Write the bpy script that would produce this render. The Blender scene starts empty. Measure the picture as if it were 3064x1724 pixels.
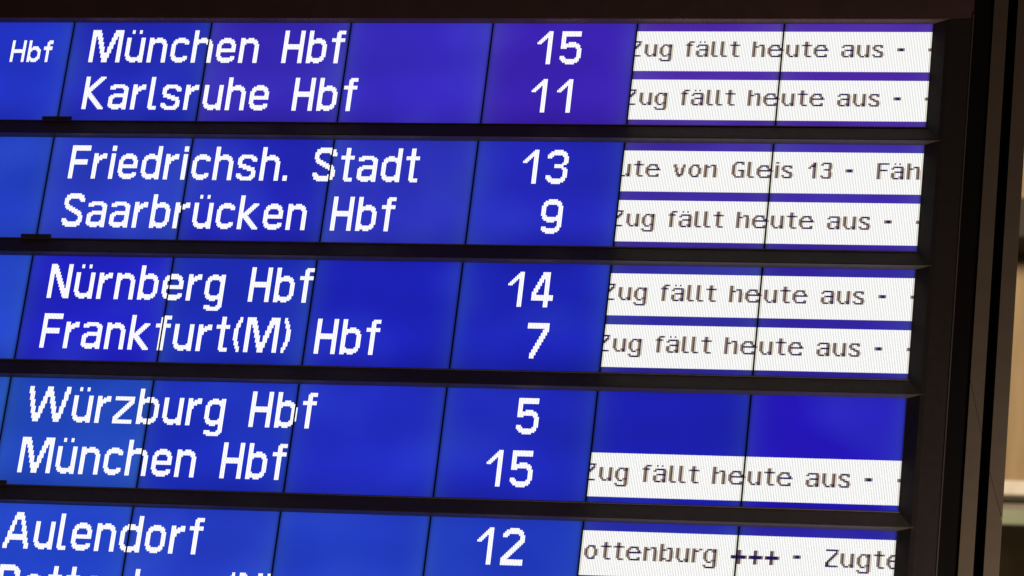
import bpy, math, random
from mathutils import Matrix, Vector
random.seed(7)
S = bpy.context.scene
COL = S.collection

# ------------------------------------------------------------------ camera
F_PX, W_PX = 11230.3, 3064.0
R = ((0.97549684, -0.10901389, 0.19110701), (0.01743320, 0.90418295, 0.42678950), (-0.21932168, -0.41300020, 0.88392807))
Z0 = 4.55                                # height of the board's top row above the hall floor
def bw(v):                               # board axes (right, down, away) -> world
    return Vector((v[0], v[2], -v[1]))
camd = bpy.data.cameras.new('camera'); cam = bpy.data.objects.new('camera', camd); COL.objects.link(cam)
camd.sensor_width = 36.0; camd.lens = F_PX / W_PX * 36.0; camd.clip_end = 200.0; camd.clip_start = 0.05
# rows of R in board axes are the camera's right, down, forward
rt, dn, fw = bw(R[0]), bw(R[1]), bw(R[2])
m3 = Matrix((rt, -dn, -fw)).transposed()
loc = Vector((2.1243898, -5.28566152, Z0 - 2.9512972))
cam.matrix_world = Matrix.Translation(loc) @ m3.to_4x4()
camd.dof.use_dof = True; camd.dof.focus_distance = 6.02; camd.dof.aperture_fstop = 8.0; camd.dof.aperture_blades = 7
S.camera = cam

# ------------------------------------------------------------------ world, lamps, exposure
w = bpy.data.worlds.new('World'); S.world = w; w.use_nodes = True
w.node_tree.nodes['Background'].inputs[0].default_value = (1.0, 0.60, 0.44, 1)
w.node_tree.nodes['Background'].inputs[1].default_value = 0.032
S.view_settings.view_transform = 'Standard'; S.view_settings.look = 'None'
S.view_settings.exposure = 0.0; S.view_settings.gamma = 1.0
S.render.engine = 'CYCLES'
S.cycles.use_denoising = True; S.cycles.max_bounces = 6
def area(name, loc, target, size, power, col):
    l = bpy.data.lights.new(name, 'AREA'); l.energy = power; l.size = size; l.color = col; l.shape = 'DISK'
    o = bpy.data.objects.new(name, l); COL.objects.link(o); o.location = loc
    o.rotation_euler = (Vector(target) - Vector(loc)).to_track_quat('-Z', 'Y').to_euler(); return o
# warm hall lamp low down to the right of the board (lights the pale cover strips from below)
area('hall_lamp', (2.10, -0.50, 3.02), (1.58, 0.0, 3.55), 0.25, 6.4, (1.0, 0.84, 0.72))
# hall lighting on the stone wall far behind
area('hall_lamp_far', (1.6, 4.2, 8.4), (0.95, 7.0, 6.9), 1.2, 118.0, (1.0, 0.80, 0.58))

# ------------------------------------------------------------------ units
C = 0.0025                               # one LCD column
P = 0.21906145                           # one board row
T = P / 76.1                             # one LCD row
def X(c): return c * C
def Zr(row, t): return Z0 - (row * P + t * T)

# ------------------------------------------------------------------ helpers
def s2l(v): return tuple((x/255/12.92 if x/255 <= .04045 else ((x/255+.055)/1.055)**2.4) for x in v)
def link(o, parent=None):
    COL.objects.link(o)
    if parent: o.parent = parent
    return o
def mesh_obj(name, verts, faces, mats, parent=None, midx=None, bevel=0):
    me = bpy.data.meshes.new(name); me.from_pydata(verts, [], faces)
    for m in (mats if isinstance(mats, (list, tuple)) else [mats]): me.materials.append(m)
    if midx: me.polygons.foreach_set('material_index', midx)
    me.update()
    o = bpy.data.objects.new(name, me); link(o, parent)
    if bevel:
        b = o.modifiers.new('bevel', 'BEVEL'); b.width = bevel; b.segments = 2; b.limit_method = 'ANGLE'
    return o
def box_data(x0, x1, y0, y1, z0, z1):
    v = [(x0,y0,z0),(x1,y0,z0),(x1,y1,z0),(x0,y1,z0),(x0,y0,z1),(x1,y0,z1),(x1,y1,z1),(x0,y1,z1)]
    f = [(0,3,2,1),(4,5,6,7),(0,1,5,4),(1,2,6,5),(2,3,7,6),(3,0,4,7)]
    return v, f
def box(name, x0, x1, y0, y1, z0, z1, mat, parent=None, bevel=0):
    v, f = box_data(x0, x1, y0, y1, z0, z1); return mesh_obj(name, v, f, mat, parent, bevel=bevel)
def prism(name, prof, x0, x1, mat, parent=None, bevel=0):
    # prof: list of (y, z) going round; extruded along x
    n = len(prof); v = [(x0, y, z) for y, z in prof] + [(x1, y, z) for y, z in prof]
    f = [tuple(range(n)), tuple(range(2*n-1, n-1, -1))] + [(i, i+n, (i+1) % n + n, (i+1) % n) for i in range(n)]
    o = mesh_obj(name, v, f, mat, parent, bevel=bevel)
    import bmesh
    bm = bmesh.new(); bm.from_mesh(o.data); bmesh.ops.recalc_face_normals(bm, faces=bm.faces); bm.to_mesh(o.data); bm.free()
    return o
def vprism(name, poly, z0, z1, mat, parent=None, bevel=0):
    # poly: (x, y) outline extruded along z
    n = len(poly); v = [(x, y, z0) for x, y in poly] + [(x, y, z1) for x, y in poly]
    f = [tuple(range(n)), tuple(range(2*n-1, n-1, -1))] + [(i, i+n, (i+1) % n + n, (i+1) % n) for i in range(n)]
    o = mesh_obj(name, v, f, mat, parent, bevel=bevel)
    import bmesh
    bm = bmesh.new(); bm.from_mesh(o.data); bmesh.ops.recalc_face_normals(bm, faces=bm.faces); bm.to_mesh(o.data); bm.free()
    return o

# ------------------------------------------------------------------ materials
def pbr(name, col, rough=.5, spec=.5, noise=0, nscale=40, bump=0, bscale=300, metal=0, stretch=None):
    m = bpy.data.materials.new(name); m.use_nodes = True; nt = m.node_tree; b = nt.nodes['Principled BSDF']
    b.inputs['Base Color'].default_value = (*col, 1); b.inputs['Roughness'].default_value = rough
    b.inputs['Specular IOR Level'].default_value = spec; b.inputs['Metallic'].default_value = metal
    tc = nt.nodes.new('ShaderNodeTexCoord'); mp = nt.nodes.new('ShaderNodeMapping'); nt.links.new(tc.outputs['Object'], mp.inputs[0])
    if stretch: mp.inputs['Scale'].default_value = stretch
    if noise:
        n = nt.nodes.new('ShaderNodeTexNoise'); n.inputs['Scale'].default_value = nscale; n.inputs['Detail'].default_value = 6
        nt.links.new(mp.outputs[0], n.inputs['Vector'])
        r = nt.nodes.new('ShaderNodeMapRange'); r.inputs['From Min'].default_value = .3; r.inputs['From Max'].default_value = .7
        r.inputs['To Min'].default_value = 1-noise; r.inputs['To Max'].default_value = 1+noise
        nt.links.new(n.outputs['Fac'], r.inputs['Value'])
        mx = nt.nodes.new('ShaderNodeVectorMath'); mx.operation = 'SCALE'; mx.inputs[0].default_value = col
        nt.links.new(r.outputs[0], mx.inputs['Scale']); nt.links.new(mx.outputs[0], b.inputs['Base Color'])
    if bump:
        n = nt.nodes.new('ShaderNodeTexNoise'); n.inputs['Scale'].default_value = bscale; n.inputs['Detail'].default_value = 4
        nt.links.new(mp.outputs[0], n.inputs['Vector'])
        bp = nt.nodes.new('ShaderNodeBump'); bp.inputs['Strength'].default_value = bump; bp.inputs['Distance'].default_value = .001
        nt.links.new(n.outputs['Fac'], bp.inputs['Height']); nt.links.new(bp.outputs[0], b.inputs['Normal'])
    return m
def emis(name, col, st=1.0):
    m = bpy.data.materials.new(name); m.use_nodes = True; nt = m.node_tree; nt.nodes.clear()
    e = nt.nodes.new('ShaderNodeEmission'); o = nt.nodes.new('ShaderNodeOutputMaterial')
    e.inputs[0].default_value = (*col, 1); e.inputs[1].default_value = st; nt.links.new(e.outputs[0], o.inputs[0]); return m

M_rail = pbr('rail_powder_coat', (.125, .108, .086), .5, .35, .10, 60, .25, 900)
M_lip = pbr('rail_lip_highlight', (.34, .28, .24), .45, .5, .15, 60)  # paler than the rail: the lip's highlight is put into its colour
M_fascia = pbr('fascia_powder_coat', (.19, .115, .105), .6, .3, .12, 30, .25, 900)
M_bezel = pbr('bezel_powder_coat', (.056, .046, .044), .5, .35, .10, 60, .25, 900)
M_edge = pbr('edge_trim_metal', (.30, .24, .22), .35, .5, .2, 25, 0, 100, .6, (1, 1, .3))
M_black = pbr('black_body', (.010, .008, .008), .7, .2, .1, 40)
M_strip = pbr('cover_strip_paint', (.21, .165, .120), .6, .3, .06, 35, .2, 700)
M_seam = pbr('seam_rubber', (.03, .022, .016), .9, .05)
M_stone = pbr('wall_limestone', (.37, .28, .165), .9, .1, .22, 3.2, .6, 20, 0, (4, 4, .6))
M_cream = pbr('cornice_plaster', (.95, .90, .80), .8, .2, .12, 9)
M_dark = pbr('dark_steel', (.03, .022, .015), .6, .3, .3, 5)
M_grey = pbr('grey_steel', (.30, .27, .22), .6, .3, .15, 5)
M_green = pbr('green_panel_paint', (.36, .41, .28), .7, .2, .12, 4)
M_shop = pbr('dim_shopfront', (.020, .015, .008), .9, .05, .6, 3)

# backlit LCD: colour per panel comes from the object colour; the backlight of each module is uneven
M_lcd = bpy.data.materials.new('lcd_backlight'); M_lcd.use_nodes = True
nt = M_lcd.node_tree; nt.nodes.clear(); N = nt.nodes.new; L = nt.links.new
out = N('ShaderNodeOutputMaterial'); em = N('ShaderNodeEmission'); gl = N('ShaderNodeBsdfGlossy'); add = N('ShaderNodeAddShader')
gl.inputs['Roughness'].default_value = .25; gl.inputs['Color'].default_value = (.02, .02, .02, 1)
L(em.outputs[0], add.inputs[0]); L(gl.outputs[0], add.inputs[1]); L(add.outputs[0], out.inputs[0])
oi = N('ShaderNodeObjectInfo'); tc = N('ShaderNodeTexCoord'); sep = N('ShaderNodeSeparateXYZ'); L(tc.outputs['Generated'], sep.inputs[0])
def mth(op, a, b=None, c=None):
    n = N('ShaderNodeMath'); n.operation = op
    for i, v in enumerate((a, b, c)):
        if v is None: continue
        if isinstance(v, (int, float)): n.inputs[i].default_value = v
        else: L(v, n.inputs[i])
    return n.outputs[0]
gx, gz = sep.outputs[0], sep.outputs[2]
ax = mth('ABSOLUTE', mth('MULTIPLY_ADD', gx, 2.0, -1.0))              # 0 centre .. 1 at the module's side edges
az = mth('ABSOLUTE', mth('MULTIPLY_ADD', gz, 2.0, -1.0))
# large slow mottling, different in each module
ofs = N('ShaderNodeVectorMath'); ofs.operation = 'ADD'; L(tc.outputs['Object'], ofs.inputs[0])
rv = N('ShaderNodeCombineXYZ'); L(mth('MULTIPLY', oi.outputs['Random'], 37.0), rv.inputs[0]); L(mth('MULTIPLY', oi.outputs['Random'], 91.0), rv.inputs[2]); L(rv.outputs[0], ofs.inputs[1])
def noise(scale, detail, vec, rough=.5):
    n = N('ShaderNodeTexNoise'); n.inputs['Scale'].default_value = scale; n.inputs['Detail'].default_value = detail; n.inputs['Roughness'].default_value = rough
    L(vec, n.inputs['Vector']); return n.outputs['Fac']
n1 = noise(5.5, 1, ofs.outputs[0]); n2 = noise(26.0, 3, ofs.outputs[0]); n3 = noise(75.0, 5, ofs.outputs[0], .7)
# backlight tubes: brighter along two soft horizontal bands, darker at top and bottom
tube = mth('MULTIPLY', mth('SINE', mth('MULTIPLY_ADD', gz, 9.4, -1.0)), .06)
b1 = mth('MULTIPLY_ADD', n1, .52, .69)
b2 = mth('MULTIPLY_ADD', mth('POWER', az, 3.0), -.16, b1)
bright = mth('ADD', mth('ADD', b2, tube), mth('MULTIPLY_ADD', n2, .08, -.04))
# faint smudges on the glass
smr = N('ShaderNodeMapRange'); smr.inputs['From Min'].default_value = .72; smr.inputs['From Max'].default_value = .78; smr.inputs['To Min'].default_value = 1.0; smr.inputs['To Max'].default_value = .88
L(n3, smr.inputs['Value'])
bright = mth('MULTIPLY', bright, smr.outputs[0])
# liquid crystal leaks whiter light near the side joints and in patches
leak = mth('ADD', mth('MULTIPLY', mth('POWER', ax, 7.0), .020), mth('MULTIPLY', mth('MAXIMUM', mth('SUBTRACT', n1, .5), 0.0), .05))
edge = mth('SUBTRACT', 1.0, mth('MULTIPLY', mth('POWER', ax, 45.0), .75))
sx = N('ShaderNodeSeparateXYZ'); L(tc.outputs['Object'], sx.inputs[0])
bright = mth('MULTIPLY', bright, mth('MULTIPLY_ADD', mth('SINE', mth('MULTIPLY', sx.outputs[0], 2*math.pi/C)), .05, 1.0))   # column structure of the LCD
sc = N('ShaderNodeVectorMath'); sc.operation = 'SCALE'; L(oi.outputs['Color'], sc.inputs[0]); L(bright, sc.inputs['Scale'])
lk = N('ShaderNodeCombineXYZ'); L(mth('MULTIPLY', leak, .4), lk.inputs[0]); L(mth('MULTIPLY', leak, 1.2), lk.inputs[1]); L(mth('MULTIPLY', leak, -1.6), lk.inputs[2])
ad = N('ShaderNodeVectorMath'); ad.operation = 'ADD'; L(sc.outputs[0], ad.inputs[0]); L(lk.outputs[0], ad.inputs[1])
sc2 = N('ShaderNodeVectorMath'); sc2.operation = 'SCALE'; L(ad.outputs[0], sc2.inputs[0]); L(edge, sc2.inputs['Scale'])
L(sc2.outputs[0], em.inputs[0])

M_white = emis('lcd_white_pixels', s2l((253, 253, 250)), 1.14)
M_band = emis('lcd_band_gaps', s2l((150, 148, 158)), 1.0)
M_cr = emis('lcd_cream_pixels', s2l((220, 210, 184)), 1.0)
M_tan = emis('lcd_tan_pixels', s2l((146, 128, 104)), 1.0)
M_brn = emis('lcd_brown_pixels', s2l((88, 69, 80)), 1.0)
M_nav = emis('lcd_navy_pixels', s2l((34, 24, 84)), 1.0)
M_gapw = emis('lcd_edge_white', s2l((232, 230, 210)), 1.0)

# ------------------------------------------------------------------ the dot-matrix fonts
# large glyphs: one entry per LCD column, "a-b,c-d" = lit runs of rows (0 = cap top, 20 = baseline)
def G(s):
    out = []
    for part in s.split(';'):
        part = part.strip(); n = 1
        if '*' in part: part, n = part.split('*'); n = int(n)
        runs = []
        if part and part != '.':
            for r in part.split(','):
                a, _, b = r.partition('-'); runs.append((int(a), int(b or a)))
        out += [runs] * n
    return out
BIG = {
 'M': G('0-20*3;0-3;0-5;0-8;2-11;5-14;8-17;11-20;15-20*2;11-20;8-17;5-14;2-11;0-8;0-5;0-3;0-20*3'),
 'u': G('5-16;5-18;5-19;17-19;18-20*4;18-19;17-19;5-20*3'),
 'ü': G('5-16;5-18;5-19;0-1,17-19;0-1,18-20;18-20*3;0-1,18-19;0-1,17-19;5-20*3'),
 'n': G('5-20*3;6-8;6-7;5-7*4;6-8;6-20;7-20;9-20'),
 'c': G('9-16;7-18;6-19;6-8,17-19;5-7,18-20*5;6-8,17-19*2;7-8,17-18'),
 'h': G('0-20*3;6-8;6-7;5-7*4;6-8;6-20;7-20;9-20'),
 'e': G('9-16;7-18;6-19;6-8,12-13,17-19;5-7,12-13,18-20*5;6-8,12-13,18-20;6-13,17-19;7-13,17-19;9-13,17-18'),
 'H': G('0-20*3;9-11*8;0-20*3'),
 'b': G('0-20*3;6-8,17-19;6-7,18-19;5-7,18-20*4;6-8,17-19;6-19;7-18;9-16'),
 'f': G('5-6*3;1-20;0-20*2;0-1,5-6*3'),
 'K': G('0-20*3;7-12;6-13;5-8,11-14;4-7,12-15;3-6,13-16;2-5,14-17;1-4,15-18;0-3,16-19;0-2,17-20;0-1,18-20;0,19-20;20'),
 'a': G('6-7,13-18;6-7,12-19;5-7,12-19;5-7,11-13,18-20;5-6,11-12,18-20*4;5-6,11-12,18-19;5-7,11-12,17-19;6-20*2;7-20'),
 'r': G('5-20*3;7-10;6-8*2;5-7*3'),
 'l': G('0-19;0-20*2;19-20*3'),
 's': G('7-10,17-18;6-12,17-19;5-12,17-19;5-7,11-12,18-20;5-6,11-13,19-20*2;5-6,12-13,19-20;5-6,12-14,19-20*2;5-7,13-14,18-20;6-8,13-20;6-8,13-19;7-8,15-18'),
 'F': G('0-20*3;0-2,9-11*9;0-2'),
 'i': G('0-2,5-20*3'),
 'd': G('9-16;7-18;6-19;6-8,17-19;5-7,18-20*4;6-7,18-19;6-8,17-19;0-20*3'),
 '.': G('18-20*3'),
 'S': G('3-6,16-17;1-8,16-19;1-9,16-19;0-3,7-9,17-20;0-2,8-10,18-20*2;0-2,9-11,18-20*2;0-2,10-12,18-20*2;0-3,11-13,17-20;1-4,11-19;1-4,12-19;3-4,14-17'),
 't': G('5-6*3;0-19;0-20*2;5-6,19-20*3'),
 'k': G('0-20*3;11-13;10-14;9-15;8-11,13-16;7-10,14-17;6-9,15-18;5-8,16-19;5-7,17-20;5-6,18-20;5,19-20;20'),
 'N': G('0-20*3;0-5;1-7;3-9;5-11;7-13;9-15;11-17;13-19;15-20;0-20*3'),
 'g': G('9-16;7-18,24-25;6-19,24-25;6-8,17-19,24-26;5-7,18-20,24-26;5-7,18-20,25-26*3;6-7,18-19,25-26;6-8,17-19,24-26;5-26;5-25;5-24'),
 '(': G('7-13;4-16;2-18;0-5,15-20;0-2,18-20'),
 ')': G('0-2,18-20;0-5,15-20;2-18;4-16;7-13'),
 'W': G('0-3;0-7;0-11;3-15;8-18;12-20;16-20*2;12-20;9-18;6-15;3-12;0-9;0-5*2;0-9;3-12;6-15;9-18;12-20;16-20*2;12-20;8-18;3-15;0-11;0-7;0-3'),
 'z': G('5-6,17-20;5-6,16-20;5-6,15-20;5-6,14-17,19-20;5-6,13-16,19-20;5-6,12-15,19-20;5-6,11-14,19-20;5-6,10-13,19-20;5-6,9-12,19-20;5-6,8-11,19-20;5-10,19-20;5-9,19-20;5-8,19-20'),
 'A': G('18-20;15-20;11-20;8-17;5-15;2-10,13-15;0-6,13-15;0-3,13-15*3;0-6,13-15;2-10,13-15;5-15;8-17;11-20;15-20;18-20'),
 'o': G('9-16;7-18;6-19;6-8,17-19;5-7,18-20*5;6-8,17-19;6-19;7-18;9-16'),
 'R': G('0-20*3;0-2,10-12*5;0-2,10-14;0-2,10-16;1-4,9-12,14-18;1-11,16-20;2-10,17-20;3-8,19-20'),
 '1': G('7;6-7;5-7;4-6;3-5;2-4;1-3;0-20*3'),
 '2': G('3-4,17-20;2-4,16-20;1-4,15-20;1-3,14-20;0-2,13-16,18-20;0-2,12-15,18-20;0-2,11-14,18-20;0-2,10-13,18-20;0-2,9-12,18-20;0-2,8-11,18-20;1-3,7-10,18-20;1-9,18-20;2-8,18-20;4-7,18-20'),
 '3': G('3-4,16-17;2-4,16-18;1-4,16-19;1-3,17-19;0-2,18-20;0-2,9-10,18-20*5;1-3,8-11,17-19;1-8,11-19;2-8,11-18;4-7,12-16'),
 '4': G('12-16;10-16;8-16;6-11,14-16;4-9,14-16;2-7,14-16;0-5,14-16;0-3,14-16;0-20*3;14-16*3'),
 '5': G('0-10,16-17;0-10,16-18;0-10,16-19;0-2,8-10,17-19;0-2,8-9,18-20;0-2,7-9,18-20*5;0-2,8-10,17-19;0-2,8-19;0-2,9-18;11-16'),
 '7': G('0-2*3;0-2,18-20;0-2,16-20;0-2,14-20;0-2,12-18;0-2,10-16;0-2,8-14;0-2,6-12;0-2,4-10;0-8;0-6;0-4'),
 '9': G('4-9;2-11,17-18;1-12,17-19;1-3,10-12,17-19;0-2,11-13,18-20*5;0-2,11-12,18-20;1-3,10-12,17-19;1-19;2-18;4-16'),
}
MED = {
 'H': G('0-13*2;6-7*6;0-13*2'),
 'b': G('0-13*2;5-6,11-12;4-5,12-13*3;4-6,11-13;5-12;6-11'),
 'f': G('4-5*2;1-13;0-13;0-1,4-5*2'),
}
# small glyphs of the messages: rows of N(avy) B(rown) T(an) C(ream); row 0 = cap top
SM = {}
def sm(ch, txt): SM[ch] = [r for r in txt.split('|')]
e = ''
sm('u', '||TBC...TBC|TBC...TBC|TBC...TBC|TBC...TBC|TBC...TBC|TBC...TBC|.TB..TBNC|..TNNCBNC')
sm('g', '||..TNNTBNC|.TB..TBNC|TBC...TBC|TBC...TBC|TBC...TBC|TBC...TBC|.TB..TBNC|..TNNCTBC|......TBC|TB....TBC|.TNNNNNT.')
sm('f', '..TNNT|.TBC..|TBNNT.|.TBC..|.TBC..|.TBC..|.TBC..|.TBC..|.TBC..|.TBC..')
sm('a', '||.TNNNNNT.|TB....TBC|......TBC|..TNNNNNC|TBC...TBC|TBC...TBC|TBC..TBNC|.TNNNCBNC')
sm('ä', '..B..B...|.........|.TNNNNNT.|TB....TBC|......TBC|..TNNNNNC|TBC...TBC|TBC...TBC|TBC..TBNC|.TNNNCBNC')
sm('l', '|'.join(['TBC..'] * 9 + ['.TNNT']))
sm('t', '..TBC..|..TBC..|TBNNNBT|..TBC..|..TBC..|..TBC..|..TBC..|..TBC..|..TBC..|...TNNT')
sm('h', 'TBC......|TBC......|TBC.TNNT.|TBNBC.TB.|TBC...TBC|TBC...TBC|TBC...TBC|TBC...TBC|TBC...TBC|TBC...TBC')
sm('e', '||..TNNNNT..|.TBC..TB..|TBC....TN.|TBNNNNNNNT|TBC.......|TBC.......|.TB....TB.|..TNNNNNB.')
sm('s', '||.TNNNNT.|TBC..TB.|TBC.....|.TNNC...|...TNNT.|.....TBC|TB...TBC|.TNNNNT.')
sm('-', '||||TBNNT|TBNNT')
sm('Z', 'NNNNNNNT|......BC|.....BNC|....BNC.|...BNC..|..BNC...|.BNC....|BNC.....|BNC.....|NNNNNNNT')
sm('v', '||TBC...TB.|TBC...TB.|.TBC.TBC.|.TBC.TBC.|.TBC.TBC.|..TB.TB..|..TBNNT..|...TBC...')
sm('o', '||..TNNNT..|.TB..TB..|TBC...TBC|TBC...TBC|TBC...TBC|TBC...TBC|.TB..TB..|..TNNNT..')
sm('n', '||TBC.TNNT.|TBNBC.TB.|TBC...TBC|TBC...TBC|TBC...TBC|TBC...TBC|TBC...TBC|TBC...TBC')
sm('G', '..TNNNNT.|.TBC..TB.|TBC......|TBC......|TBC......|TBC.TNNNC|TBC...TBC|TBC...TBC|.TB...TBC|..TNNNTBC')
sm('i', 'TNC|...|TBC|TBC|TBC|TBC|TBC|TBC|TBC|TBC')
sm('1', '...TNC|..TBNC|.TBNNC|TB.TBC|...TBC|...TBC|...TBC|...TBC|...TBC|...TBC')
sm('3', '.TNNNNT.|TB...TBC|.....TBC|.....TBC|..TNNNT.|.....TT.|.....TBC|.....TBC|TB...TBC|.TNNNNT.')
sm('F', 'TBNNNNNT|TBC.....|TBC.....|TBC.....|TBNNNNT.|TBC.....|TBC.....|TBC.....|TBC.....|TBC.....')
sm('+', '||...BBC...|...BBC...|...BBC...|BNNNNNNNT|BNNNNNNNT|...BBC...|...BBC...|...BBC...')
sm('b', 'TBC......|TBC......|TBC.TNNT.|TBNBC.TB.|TBC...TBC|TBC...TBC|TBC...TBC|TBC...TBC|TBNBC.TB.|TBC.TNNT.')
sm('r', '||TBC.TNC|TBNNC..|TBC....|TBC....|TBC....|TBC....|TBC....|TBC....')

# ------------------------------------------------------------------ what the board shows
BIGGAP = 3
def lay(font, words, gap):
    """-> dict text column -> runs"""
    d = {}
    for start, s in words:
        c = start
        for ch in s:
            for runs in font[ch]:
                if runs: d[c] = runs
                c += 1
            c += gap
    return d
ROWS = [   # (first line, second line): destination words with their first LCD column
 dict(a=[(14, 'München'), (148, 'Hbf')], b=[(15, 'Karlsruhe'), (160, 'Hbf')], pa=[(319, '1'), (335, '5')], pb=[(319, '1'), (336, '1')], ma='zug', mb='zug'),
 dict(a=[(14, 'Friedrichsh.'), (181, 'Stadt')], b=[(15, 'Saarbrücken'), (197, 'Hbf')], pa=[(319, '1'), (335, '3')], pb=[(335, '9')], ma='gleis', mb='zug'),
 dict(a=[(14, 'Nürnberg'), (150, 'Hbf')], b=[(15, 'Frankfurt(M)'), (198, 'Hbf')], pa=[(319, '1'), (335, '4')], pb=[(335, '7')], ma='zug', mb='zug'),
 dict(a=[(14, 'Würzburg'), (163, 'Hbf')], b=[(15, 'München'), (149, 'Hbf')], pa=[(335, '5')], pb=[(319, '1'), (335, '5')], ma=None, mb='zug'),
 dict(a=[(14, 'Aulendorf')], b=[(15, 'Rottenburg(N)')], pa=[(319, '1'), (335, '2')], pb=[], ma='rotten', mb=None),
]
MSG = {
 'zug': [(380,'Z'),(390,'u'),(400,'g'),(417,'f'),(424,'ä'),(434,'l'),(440,'l'),(446,'t'),(461,'h'),(471,'e'),(482,'u'),(492,'t'),(500,'e'),(518,'a'),(528,'u'),(538,'s'),(554,'-'),(574,'-')],
 'gleis': [(381,'u'),(391,'t'),(399,'e'),(417,'v'),(427,'o'),(437,'n'),(455,'G'),(465,'l'),(471,'e'),(482,'i'),(486,'s'),(503,'1'),(511,'3'),(527,'-'),(547,'F'),(556,'ä'),(566,'h')],
 'rotten': [(386,'o'),(396,'t'),(404,'t'),(412,'e'),(423,'n'),(433,'b'),(443,'u'),(453,'r'),(460,'g'),(477,'+'),(487,'+'),(497,'+'),(514,'-'),(534,'Z'),(543,'u'),(553,'g'),(563,'t'),(571,'e')],
}
# base colour of each module as lit (row, module -1..5)
BLUE = [
 [(36,54,202),(36,44,186),(56,42,184),(58,44,196),(62,36,184),(80,44,172),(80,42,172)],
 [(36,64,198),(44,62,198),(36,40,188),(46,52,190),(38,42,190),(68,46,168),(66,44,172)],
 [(38,72,208),(34,36,200),(30,46,184),(30,36,190),(30,38,186),(50,46,162),(52,38,164)],
 [(40,84,204),(34,72,192),(30,48,192),(34,46,198),(32,42,190),(30,34,184),(38,24,192)],
 [(36,74,206),(36,70,206),(38,62,200),(36,62,200),(34,60,196),(44,48,178),(46,38,170)],
]

PLABEL = [
 ['blue panel reading Hbf in smaller letters', 'blue panel reading Münch and Karlsr', 'violet blue panel reading en Hbf and uhe Hb', 'empty violet blue panel right of Hbf in the top row', 'violet panel with platform numbers 15 and 11', 'panel with two white strips reading Zug fällt he in the top row', 'panel with two white strips reading ute aus in the top row'],
 ['empty blue panel left of Friedrichsh.', 'blue panel reading Friedri and Saarbr', 'blue panel reading chsh. and ücken', 'blue panel reading Stadt and Hbf', 'blue panel with platform numbers 13 and 9', 'panel with white strip reading ute von Gle', 'panel with white strip reading is 13 - Fäh'],
 ['empty blue panel left of Nürnberg', 'deep blue panel reading Nürnb and Frankf', 'blue panel reading erg Hbf and urt(M)', 'blue panel reading Hbf in its lower line only', 'blue panel with platform numbers 14 and 7', 'panel with two white strips reading Zug fällt he in the third row', 'panel with two white strips reading ute aus in the third row'],
 ['empty light blue sliver left of Würzburg', 'blue panel reading Würzb and Münch', 'blue panel reading urg Hb and en Hbf', 'mostly empty blue panel after Würzburg Hbf', 'blue panel with platform numbers 5 and 15', 'panel blue above and white below reading Zug fällt he', 'violet blue panel above a white strip reading ute aus'],
 ['blue panel left of Aulendorf', 'blue panel reading Aulen', 'blue panel reading dorf', 'empty light blue panel with faint smudges', 'blue panel with platform number 12', 'panel with white strip reading ottenburg', 'panel with white strip reading Zugte'],
]
board = bpy.data.objects.new('departure_board', None); COL.objects.link(board); board.empty_display_size = .1
board['label'] = 'large black station departure board with rows of lit blue panels showing white destinations'
board['category'] = 'departure board'
D0 = -0.0         # panel face plane y
def quads(runs_iter, y):
    """runs_iter yields (x0,x1,z0,z1,mat)"""
    v, f, mi = [], [], []
    for x0, x1, z0, z1, m in runs_iter:
        n = len(v); v += [(x0, y, z0), (x1, y, z0), (x1, y, z1), (x0, y, z1)]; f.append((n, n+1, n+2, n+3)); mi.append(m)
    return v, f, mi
def colx(tc):      # left edge of a text column in X units
    mod = tc // 96; return 97 * mod + .5 + (tc - 96 * mod)
TOFF = .22         # rows from the panel's top edge to LCD row 0
PANEL = None
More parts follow.
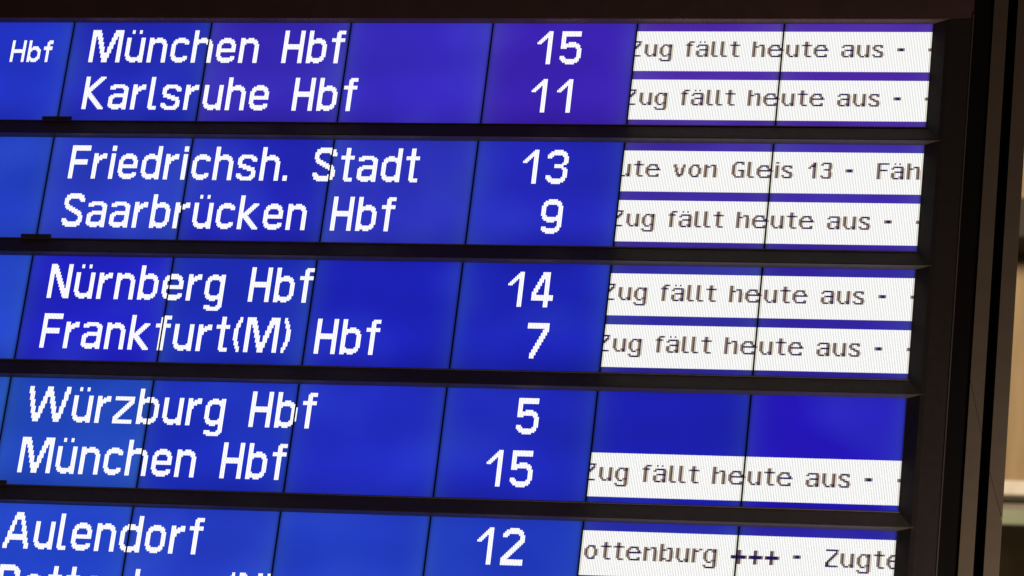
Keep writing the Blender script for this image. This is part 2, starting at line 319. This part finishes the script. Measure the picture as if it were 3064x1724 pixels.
for r in range(5):
    row = ROWS[r]
    words = [(5, lay(BIG, [wd], 3)) for wd in row['a'] + row['pa']] + [(36, lay(BIG, [wd], 3)) for wd in row['b'] + row['pb']]
    med = lay(MED, [(-41, 'Hbf')], 2) if r == 0 else {}
    for m in range(-1, 6):
        x0, x1 = X(97*m + .43), X(97*m + 96.57)
        zt, zb = Zr(r, 0), Zr(r, 64.7)
        v, f = box_data(x0, x1, 0.0, .010, zb, zt)
        # front face emits; the sides are black plastic
        mi = [1 if i != 2 else 0 for i in range(6)]
        p = mesh_obj('display_panel', v, f, [M_lcd, M_black], board, mi)
        c = s2l(BLUE[r][m+1]); p.color = (*c, 1)
        p['label'] = PLABEL[r][m+1]
        # big lettering in this module
        def add_runs(d, base, bleed=.38):
            qs = []
            for tc, runs in d.items():
                if tc // 96 != m: continue
                xx = colx(tc)
                for a, b in runs:
                    qs.append((X(xx+.075), X(xx+.925), Zr(r, TOFF+base+b+1+bleed), Zr(r, TOFF+base+a), 0))
            if qs:
                v, f, mi = quads(qs, -.0007)
                mesh_obj('lettering', v, f, [M_white], p, mi)
        for base, wd in words: add_runs(wd, base)
        if med: add_runs(med, 12)
        # white message strips
        if m >= 4:
            for key, base, tt in (('ma', 5, 11), ('mb', 36, 42)):
                if not row[key]: continue
                grid = {}
                for start, ch in MSG[row[key]]:
                    for ry, line in enumerate(SM[ch]):
                        for cx, k in enumerate(line):
                            if k != '.' : grid[(start+cx, tt+ry)] = k
                v, f = box_data(X(97*m+.52), X(97*m+96.48), -.0006, -.0002, Zr(r, TOFF+base+25.42), Zr(r, TOFF+base))
                st = mesh_obj('message_strip', v, f, [M_band], p)
                qs = []
                for c in range(96):
                    tc = 96*m + c; xx = colx(tc)
                    seq = [grid.get((tc, base+i), ' ') for i in range(25)]
                    i = 0
                    while i < 25:
                        j = i
                        while j+1 < 25 and seq[j+1] == seq[i]: j += 1
                        k = seq[i]
                        # the glass shifts white light a little downwards over the dark rows
                        za = Zr(r, TOFF+base+i+(.30 if i else 0)); zb_ = Zr(r, TOFF+base+j+1+(.42 if j == 24 else .30))
                        if k == ' ': g, mt = .13, (5 if c in (0, 95) else 0)
                        elif k == 'N': g, mt = 0, 4
                        elif k == 'B': g, mt = .02, 3
                        elif k == 'T': g, mt = .06, 2
                        else: g, mt = .12, 1
                        qs.append((X(xx+g), X(xx+1-g), zb_, za, mt))
                        i = j+1
                v, f, mi = quads(qs, -.0010)
                mesh_obj('message_lettering', v, f, [M_white, M_cr, M_tan, M_brn, M_nav, M_gapw], p, mi)

# labels for the panels whose print differs
# ------------------------------------------------------------------ rails, hoods and side bezel
XL, XE, XB = -125.0, 581.6, 600.0        # board's left end (off frame), panels' right edge, rail end
DR = .016
def rail(rowi, xr):
    za = Zr(rowi, 64.7); zb = Zr(rowi + 1, -.05)
    # a flush extrusion: rounded lip under the panels, then a face that leans outwards to a soft lower edge
    prof = [(.004, za), (.0002, za), (-.0008, za - .0022), (-DR + .0008, zb + .0026), (-DR, zb + .0004), (-DR + .0002, zb), (.004, zb)]
    return prism('rail', prof, X(XL), X(xr), M_rail, board)
for r in range(5):
    rl = rail(r, XB)
    za = Zr(r, 64.7)
    prism('rail_lip', [(.0010, za + .0001), (-.0004, za), (-.0021, za - .0020), (-.0022, za - .0026), (-.0010, za - .0028)], X(XL), X(598.8), M_lip, rl)
# hood over the first row and the tall fascia above it
prism('fascia', [(.004, Zr(0, -.05)), (-DR + .0006, Zr(0, -.05)), (-DR, Zr(0, -.05) + .0010), (-DR, Zr(0, -46.0)), (.004, Zr(0, -46.0))], X(XL), X(608.35), M_fascia, board)
# dark backing plate behind the joints
box('backing_plate', X(XL), X(640), .011, .020, Zr(5, 20), Zr(0, -46), M_black, board)
# side bezel: slopes outwards from the panels' edge
vprism('side_bezel', [(X(XE), .004), (X(XE), -.001), (X(XE+.6), -.0014), (X(XE+9.0), -DR + .0010), (X(XE+12.0), -DR - .0003), (X(607.4), -DR - .0008), (X(607.4), .004)], Zr(5, 20), Zr(0, 0.0), M_bezel, board)
# thin metal edge and flat dark frame
box('edge_trim', X(607.5), X(608.3), -DR - .0022, .004, Zr(5, 20), Zr(0, -3), M_edge, board, bevel=.0004)
box('frame_face', X(608.4), X(620.6), -DR - .0016, .004, Zr(5, 20), Zr(0, -46), M_black, board, bevel=.0006)
box('frame_groove', X(629.3), X(636.2), -.004, .004, Zr(5, 20), Zr(0, -46), M_black, board)
# pale cover strips, each of two lengths that meet in an oblique joint
YS0, YS1 = -.022, -.019
def strip(xa, xb, ra, rb, jxa, jra, jxb, jrb):
    zt, zb_ = Zr(0, -46), Zr(5, 20)
    ja, jb = Z0 - jra*P, Z0 - jrb*P
    g = .0009
    for (p0, p1, p2, p3) in ([(xa, ja+g), (xb, jb+g), (xb, zt), (xa, zt)], [(xa, zb_), (xb, zb_), (xb, jb-g), (xa, ja-g)]):
        pts = [p0, p1, p2, p3]
        v = [(X(x), YS0, z) for x, z in pts] + [(X(x), YS1, z) for x, z in pts]
        f = [(0,1,2,3), (7,6,5,4), (0,4,5,1), (1,5,6,2), (2,6,7,3), (3,7,4,0)]
        mesh_obj('cover_strip', v, f, M_strip, board, bevel=.0003)
    box('joint_seal', X(xa+.4), X(xb-.9), YS1+.0002, YS1+.0012, min(ja, jb) - .01, max(ja, jb) + .01, M_seam, board)
strip(620.8, 629.7, 0, 0, 620.8, 2.89, 629.7, 3.30)
strip(635.9, 645.2, 0, 0, 635.9, 3.58, 645.2, 3.93)
box('strip_core', X(621.0), X(629.3), YS1+.0014, .004, Zr(5, 20), Zr(0, -46), M_black, board)
box('strip_core', X(636.4), X(643.6), YS1+.0014, .004, Zr(5, 20), Zr(0, -46), M_black, board)
# small clips over the first joint, standing on the rails
for r, xa, xb in ((0, -10.4, 10.4), (1, -10.4, 10.6), (3, -10.4, 10.2)):
    box('joint_clip', X(xa), X(xb), -.0042, -.0012, Zr(r, 64.9), Zr(r, 63.0), M_rail, board, bevel=.0004)

# ------------------------------------------------------------------ the hall behind, out of focus
YW = 7.0
def zb(v): return Z0 - v
wall = box('wall', -9.0, 9.0, YW + .12, YW + .5, 0.0, 14.0, M_stone); wall['kind'] = 'structure'
def bthing(name, x0, x1, y0, y1, z0, z1, mat, label, cat):
    o = box(name, x0, x1, y0, y1, z0, z1, mat, bevel=.004); o['label'] = label; o['category'] = cat; return o
bthing('steel_beam', -9, 9, YW - .05, YW + .12, zb(-3.005), zb(-3.165), M_dark, 'dark blurred beam crossing the tan wall right of the board, near the upper right corner', 'beam')
bthing('cornice', -9, 9, YW - .02, YW + .12, zb(-2.014), zb(-2.070), M_cream, 'bright cream blurred ledge on the tan wall right of the board', 'ledge')
bthing('grey_rail', -9, 9, YW, YW + .12, zb(-1.962), zb(-1.990), M_grey, 'thin grey blurred rail just under the cream ledge', 'rail')
bthing('green_panel', -9, 9, YW - .02, YW + .12, zb(-1.902), zb(-1.960), M_green, 'pale green blurred panel below the cream ledge right of the board', 'panel')
bthing('shop_front', -9, 9, YW - .03, YW + .12, 0.0, zb(-1.900), M_shop, 'dark blurred brown front below the green panel in the lower right corner', 'shop front')
fl = box('floor', -10, 10, -8, 8, -.2, 0, M_dark); fl['kind'] = 'structure'
